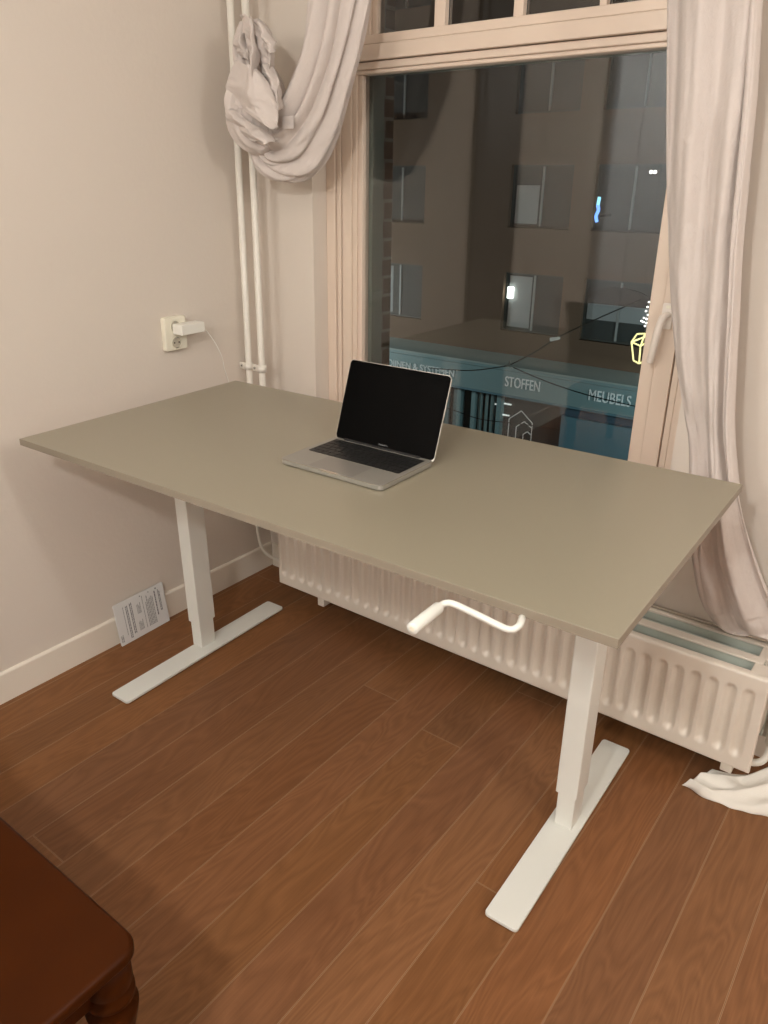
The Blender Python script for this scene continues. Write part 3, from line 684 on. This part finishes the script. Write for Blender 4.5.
# ------------------------------------------------------------ outside: street and the block opposite
FY = 18.0
STUC = mat('brown_stucco', (.15, .095, .06, 1), .9, var=.2, vscale=.6)
TEAL = mat('teal_shop_paint', (.20, .32, .33, 1), .6)
BLUE = mat('blue_shop_paint', (.11, .23, .28, 1), .55)
FRAMEO = mat('pale_window_frame', (.32, .34, .33, 1), .5)
DGL = mat('dark_window_pane', (.05, .06, .06, 1), .5, spec=.1)
FRAMED = mat('dark_window_frame', (.05, .06, .055, 1), .6)
BLIND = mat('pale_blind', (.34, .36, .36, 1), .8)
LETT = mat('pale_lettering', (.92, .98, .98, 1), .5)
struct('ground', B(-30, 20, .4, FY+6, -7.4, -7.3), mat('asphalt', (.05, .05, .05, 1), .8))
bld = empty('building', (-7, FY, -7.3)); tag(bld, 'brown apartment building across the street with a teal shop front on its ground floor', 'building')
def bp(name, bm, m, parent=bld, **k):
    o = link(name, bm, m, **k); o.parent = parent
    if parent is bld: o.matrix_parent_inverse = Matrix.Translation(-bld.location)
    return o
cols = [(-16.8, -15.1), (-13.0, -11.23), (-8.52, -6.76), (-6.17, -4.28), (-1.9, -.1)]; zr = [(-2.52, -.93), (.24, 1.80), (3.0, 4.55), (5.7, 7.2)]
holes = [(a, b, c, d_) for a, b in cols for c, d_ in zr]
bp('wall', holes_wall(-24, 4, -4.2, 9, FY, FY+.35, holes), STUC)
bp('interior_backing', B(-24, 4, FY+.9, FY+1, -7.3, 9), mat('dark_room', (.02, .02, .02, 1), .9))
for ci, (a, b) in enumerate(cols):
    for ri, (c, d_) in enumerate(zr):
        w = .05; y = FY+.14
        bm = bmesh.new(); box(bm, a, a+w, y, y+.07, c, d_); box(bm, b-w, b, y, y+.07, c, d_); box(bm, a+w, b-w, y, y+.07, c, c+w); box(bm, a+w, b-w, y, y+.07, d_-w, d_)
        xm = a+(b-a)*.5
        f = bp('window', bm, FRAMED); bp('mullion', B(xm-.025, xm+.025, y-.02, y+.07, c+w, d_-w), FRAMEO, f)
        bp('pane', B(a+w, b-w, y+.03, y+.04, c+w, d_-w), DGL, f)
        if (ci, ri) == (3, 0):
            # arched dark valance over pale blinds
            bm = bmesh.new(); N = 24; x0, x1 = a+.08, b-.08; lo = []; hi = []
            for k in range(N+1):
                x = x0+(x1-x0)*k/N; e = math.sin(PI*k/N)**.35; lo.append(bm.verts.new((x, y-.03, d_-.62))); hi.append(bm.verts.new((x, y-.03, d_-.60+.42*e)))
            for k in range(N): bm.faces.new((lo[k], lo[k+1], hi[k+1], hi[k]))
            vv = bp('valance', bm, mat('dark_valance', (.008, .009, .009, 1), .9), f); s = vv.modifiers.new('s', 'SOLIDIFY'); s.thickness = .03
            bp('blind', B(a+.10, b-.10, y-.005, y+.012, c+.55, d_-.60), BLIND, f)
        if (ci, ri) in ((2, 0),):
            bp('blind', B(a+.12, xm-.08, y+.015, y+.028, c+.1, d_-.1), BLIND, f)
            bp('lamp', tube(bmesh.new(), [at(511, 287, y-.05), at(510, 298, y-.05)], .09, 12), mat('lit_wall_lamp', (1, 1, 1, 1), emit=(.9, 1, .95, 1), estr=3.0), f, smooth=True)
        if (ci, ri) in ((2, 1),): bp('blind', B(a+.12, xm-.1, y+.015, y+.028, c+.1, d_-.5), BLIND, f)
        if (ci, ri) == (1, 0): bp('blind', B(a+.1, a+.6, y+.015, y+.028, c+.1, d_-.1), BLIND, f)
# shop front
bm = bmesh.new(); v_ = [(FY, -3.18), (FY-.66, -3.36), (FY-.66, -3.40), (FY, -3.40)]
r0 = [bm.verts.new((-24, y, z)) for y, z in v_]; r1 = [bm.verts.new((2, y, z)) for y, z in v_]
for k in range(4): bm.faces.new((r0[k], r0[(k+1) % 4], r1[(k+1) % 4], r1[k]))
bm.faces.new(r0); bm.faces.new(r1[::-1]); bp('shop_canopy', bm, mat('canopy_lead', (.33, .40, .38, 1), .7))
bm = bmesh.new()
for z, t in ((-3.40, .62), (-3.455, .57), (-3.51, .60)): box(bm, -24, 2, FY-t, FY, z-.05, z)
bp('cornice', bm, TEAL)
bp('shop_fascia', B(-24, 2, FY-.55, FY, -4.20, -3.56), TEAL)
bp('fascia_ledge', B(-24, 2, FY-.60, FY, -4.25, -4.20), BLUE)
FZ = FY-.56
def sign(s, x0, yl, x1, yr, h):
    A = at(x0, yl, FZ); B_ = at(x1, yr, FZ)
    t = text_obj('sign_lettering', s, LETT, None, A, (B_-A).length, h, (1, 0, 0), (0, 0, 1), .02, .0)
    t.parent = bld; t.matrix_parent_inverse = Matrix.Translation(-bld.location); return t
sign('MEUBELS', 588.5, 400.0, 630.5, 405.0, .29)
sign('STOFFEN', 505, 386, 539.5, 392.0, .29)
sign('GORDIJNEN & SYSTEMEN', 373.5, 365, 454, 377.0, .27)
bp('stall_riser', B(-24, 2, FY-.05, FY+.3, -7.3, -6.75), TEAL)
for x in (-11.5, -8.4, -9.75, -9.25): bp('pilaster', B(x, x+.13, FY-.12, FY+.2, -7.3, -4.25), TEAL)
bm = bmesh.new()
for k in range(6): box(bm, -11.3+k*.27, -11.17+k*.27, FY-.02+.04*(k % 2), FY+.06, -6.75, -4.28)
bp('shop_curtain', bm, mat('teal_curtain', (.12, .20, .21, 1), .8))
bm = bmesh.new()
for k in range(3): box(bm, -9.05+k*.2, -8.95+k*.2, FY-.02+.04*(k % 2), FY+.06, -6.75, -4.28)
bp('shop_curtain', bm, mat('teal_curtain_pale', (.16, .25, .25, 1), .8))
bp('shop_glass', B(-24, 2, FY+.12, FY+.14, -6.75, -4.25), DGL)
bx0 = at(562, 400, FY-.3).x
bp('roller_shutter', B(bx0, -2, FY-.22, FY, -5.85, -4.56), BLUE)
bp('shutter_box', B(bx0, -2, FY-.35, FY, -4.54, -4.25), mat('shutter_box_paint', (.05, .10, .14, 1), .6))
# house emblem on the shop window: nested gabled outlines
def emblem():
    bm = bmesh.new(); c = at(519, 440, FY-.06); t = .028
    def poly(pts):
        for p, q in zip(pts, pts[1:]): tube(bm, [Vector((c.x+p[0], FY-.06, c.z+p[1])), Vector((c.x+q[0], FY-.06, c.z+q[1]))], t/2, 6)
    for k, s in ((0, 1.0), (1, .66), (2, .34)):
        w = .37*s; h = .58*s; r_ = .30*s; ox = .12*k
        poly([(ox-w, 0), (ox-w, h), (ox, h+r_), (.37 if k else w, h+r_-(.37-ox)*r_/w*.75 if k else h), (.37, 0)])
    poly([(-.40, -.02), (.40, -.02)])
    return bm
bp('house_emblem', emblem(), LETT)
for px_, py_ in ((508, 404), (506, 415), (496, 404)):
    bp('shop_lamp', rrect(bmesh.new(), -.12, .12, -.02, .02, 0, .03, .015, mtx=Matrix.Translation(at(px_, py_, FY+.08)) @ Matrix.Rotation(R(90), 4, 'X')), mat('lit_shop_lamp', (1, 1, 1, 1), emit=(.9, 1, 1, 1), estr=.5))
# neon in the dark upper window edge and little lit bulbs
NEON = mat('blue_neon', (.1, .2, 1, 1), emit=(.15, .35, 1, 1), estr=1.5); NEON2 = mat('cyan_neon', (.2, .7, 1, 1), emit=(.3, .75, 1, 1), estr=1.2)
nz = tag(link('neon_sign', tube(bmesh.new(), smoothpath([at(597, 222, 17.3), at(596, 216, 17.3), at(598.5, 210, 17.3), at(597.5, 205, 17.3)], 5), .042, 8), NEON, smooth=True), 'small blue neon light glowing on the building across the street', 'light')
n2 = link('neon_top', tube(bmesh.new(), [at(598, 205, 17.3), at(599.5, 197, 17.3)], .042, 8), NEON2, nz)
n3 = link('neon_bracket', B(nz.data.vertices[0].co.x-.03, nz.data.vertices[0].co.x+.03, 17.3, FY, .60, .66), BLACK, nz)
# street wires with lantern
wires = [([(430, 368), (470, 370.5), (509, 365.5)], 9, 9, 'dark cable from the left to the small star lamp in the street'),
         ([(509, 365.5), (535, 352), (556, 338.5), (590, 322), (640, 300)], 9, 9, 'dark cable rising from the small star lamp to the upper right'),
         ([(509, 365.5), (545, 381), (584, 394), (625, 404), (680, 416)], 9, 9, 'dark cable falling from the small star lamp past the shop lettering'),
         ([(420, 402), (450, 409), (480, 419), (520, 424), (560, 430)], 10, 10, 'dark street cable crossing the shop curtains')]
WM = mat('cable_black', (.01, .01, .01, 1), .6)
for i, (pp, Y0, Y1, lab) in enumerate(wires):
    tag(link('street_cable', tube(bmesh.new(), smoothpath([at(a, b, Y0+.04*i) for a, b in pp], 8), .009, 6), WM), lab, 'cable', 'street cables')
BULB = mat('white_bulb', (1, 1, 1, 1), emit=(1, 1, .95, 1), estr=2.5)
def bulb(px, py, Y, r_, name, lab, grp=None):
    bm = bmesh.new(); bmesh.ops.create_icosphere(bm, subdivisions=2, radius=r_); bm.transform(Matrix.Translation(at(px, py, Y)))
    return tag(link(name, bm, BULB, smooth=True), lab, 'light', grp)
def lampfit(px, py, Y, w, name, lab):
    c = at(px, py, Y); bm = bmesh.new(); tube(bm, [c+Vector((-w, 0, -.01)), c+Vector((w, 0, .03))], .03, 10, rf=lambda t: .03-.01*t)
    return tag(link(name, bm, mat('street_lamp_grey', (.55, .6, .58, 1), .4, emit=(.8, .9, .85, 1), estr=.15), smooth=True), lab, 'lamp')
lampfit(555, 339.5, 8.98, .07, 'hanging_lamp', 'small pale lamp hanging on the street cable below the lit window')
c = at(509.5, 365, 8.98); bm = bmesh.new()
for k in range(3): a = R(90+120*k); tube(bm, [c, c+Vector((math.cos(a)*.07, 0, math.sin(a)*.07))], .011, 6)
tag(link('cable_junction', bm, mat('junction_metal', (.7, .75, .7, 1), .4)), 'small three-armed metal junction where the street cables meet', 'junction')
Rn = random.Random(5)
spots = [(649, 302), (647.5, 307), (646, 311), (648, 315), (646.5, 319), (644, 318), (643.5, 322), (645, 326), (646.5, 323), (641.5, 321)]
fl = empty('fairy_lights', at(646, 312, 9)); tag(fl, 'cluster of tiny white fairy lights hanging outside beside the window handle', 'lights')
for px_, py_ in spots:
    bm = bmesh.new(); bmesh.ops.create_icosphere(bm, subdivisions=1, radius=.016); q = link('bulb', bm, BULB, fl, smooth=True); q.location = at(px_, py_, 9)-at(646, 312, 9)
link('wire', tube(bmesh.new(), smoothpath([at(650, 296, 9)-at(646, 312, 9)]+[at(a, b, 9)-at(646, 312, 9) for a, b in spots[:6]]+[at(644, 334, 9)-at(646, 312, 9)], 3), .004, 5), WM, fl)
# lantern outline
LY = mat('yellow_light_tube', (1, 1, .5, 1), emit=(1, .93, .42, 1), estr=1.15)
def px3(a, b, dy=0): return at(a, b, 9.25)+Vector((0, dy, 0))
A1, A2, A3, A4 = px3(631.5, 342), px3(640.5, 346), px3(649, 341), px3(641, 338.5, .3)
T1, T2 = px3(637, 334), px3(645, 333.5)
B1, B2, B3 = px3(633.5, 360.5), px3(639, 363.5), px3(647, 360)
bm = bmesh.new()
for p, q in ((A1, A2), (A2, A3), (A3, A4), (A4, A1), (A1, T1), (A3, T2), (A2, T2), (T1, T2), (A1, B1), (A2, B2), (A3, B3), (B1, B2), (B2, B3)): tube(bm, [p, q], .013, 6)
lan = tag(link('street_lantern', bm, LY), 'lantern shape outlined in glowing yellow tubes hanging outside the glass right edge', 'lantern')
hk = link('hanger', tube(bmesh.new(), [px3(641, 334), px3(641.2, 329)], .008, 6), WM, lan)
# bright pair of ceiling spots seen in an upper flat
up_ = empty('spotlights', at(653, 172, 17.6)); tag(up_, 'pair of tiny white spotlights high on the building opposite', 'light')
for dx in (-2, 2):
    bm = bmesh.new(); bmesh.ops.create_icosphere(bm, subdivisions=1, radius=.045); q = link('bulb', bm, BULB, up_, smooth=True); q.location = at(653+dx, 172, 17.6)-at(653, 172, 17.6)
link('spot_arm', B(-.02, .02, 0, .4, .0, .03), WM, up_)

# ------------------------------------------------------------ light
def plight(name, loc, power, col, rad_):
    l = bpy.data.lights.new(name, 'POINT'); l.energy = power; l.color = col; l.shadow_soft_size = rad_
    o = bpy.data.objects.new(name, l); COL.objects.link(o); o.location = loc; return o
WARM = (1, 1.0, .965)
plight('lamp_a', (3.48, -1.395, 2.2), 28, WARM, .09)
plight('lamp_b', (1.81, -2.775, 2.2), 46, WARM, .07)
plight('fill_c', (1.05, -3.9, 2.2), 36, WARM, .25)  # added fill from the back left, lifts the room's ambient light
plight('street_fill', (-9, 10, -1), 70, (1, .75, .5), .2)  # added unseen warm fill on the facade opposite
plight('street_fill', (.5, 13.5, -2.6), 620, (.75, .95, 1), .2)  # cool fill out of view, added to brighten canopy and lettering
plight('street_fill', (-15.5, 13.0, -2.6), 620, (.8, .95, 1), .2)  # second added cool fill, unseen, for the left of the shop front
w = bpy.data.worlds.new('world'); SC.world = w; w.use_nodes = True
w.node_tree.nodes['Background'].inputs[0].default_value = (.012, .013, .016, 1); w.node_tree.nodes['Background'].inputs[1].default_value = 1
SC.view_settings.view_transform = 'Standard'; SC.view_settings.look = 'None'; SC.view_settings.gamma = 1
SC.view_settings.exposure = .72; SC.view_settings.use_curve_mapping = False
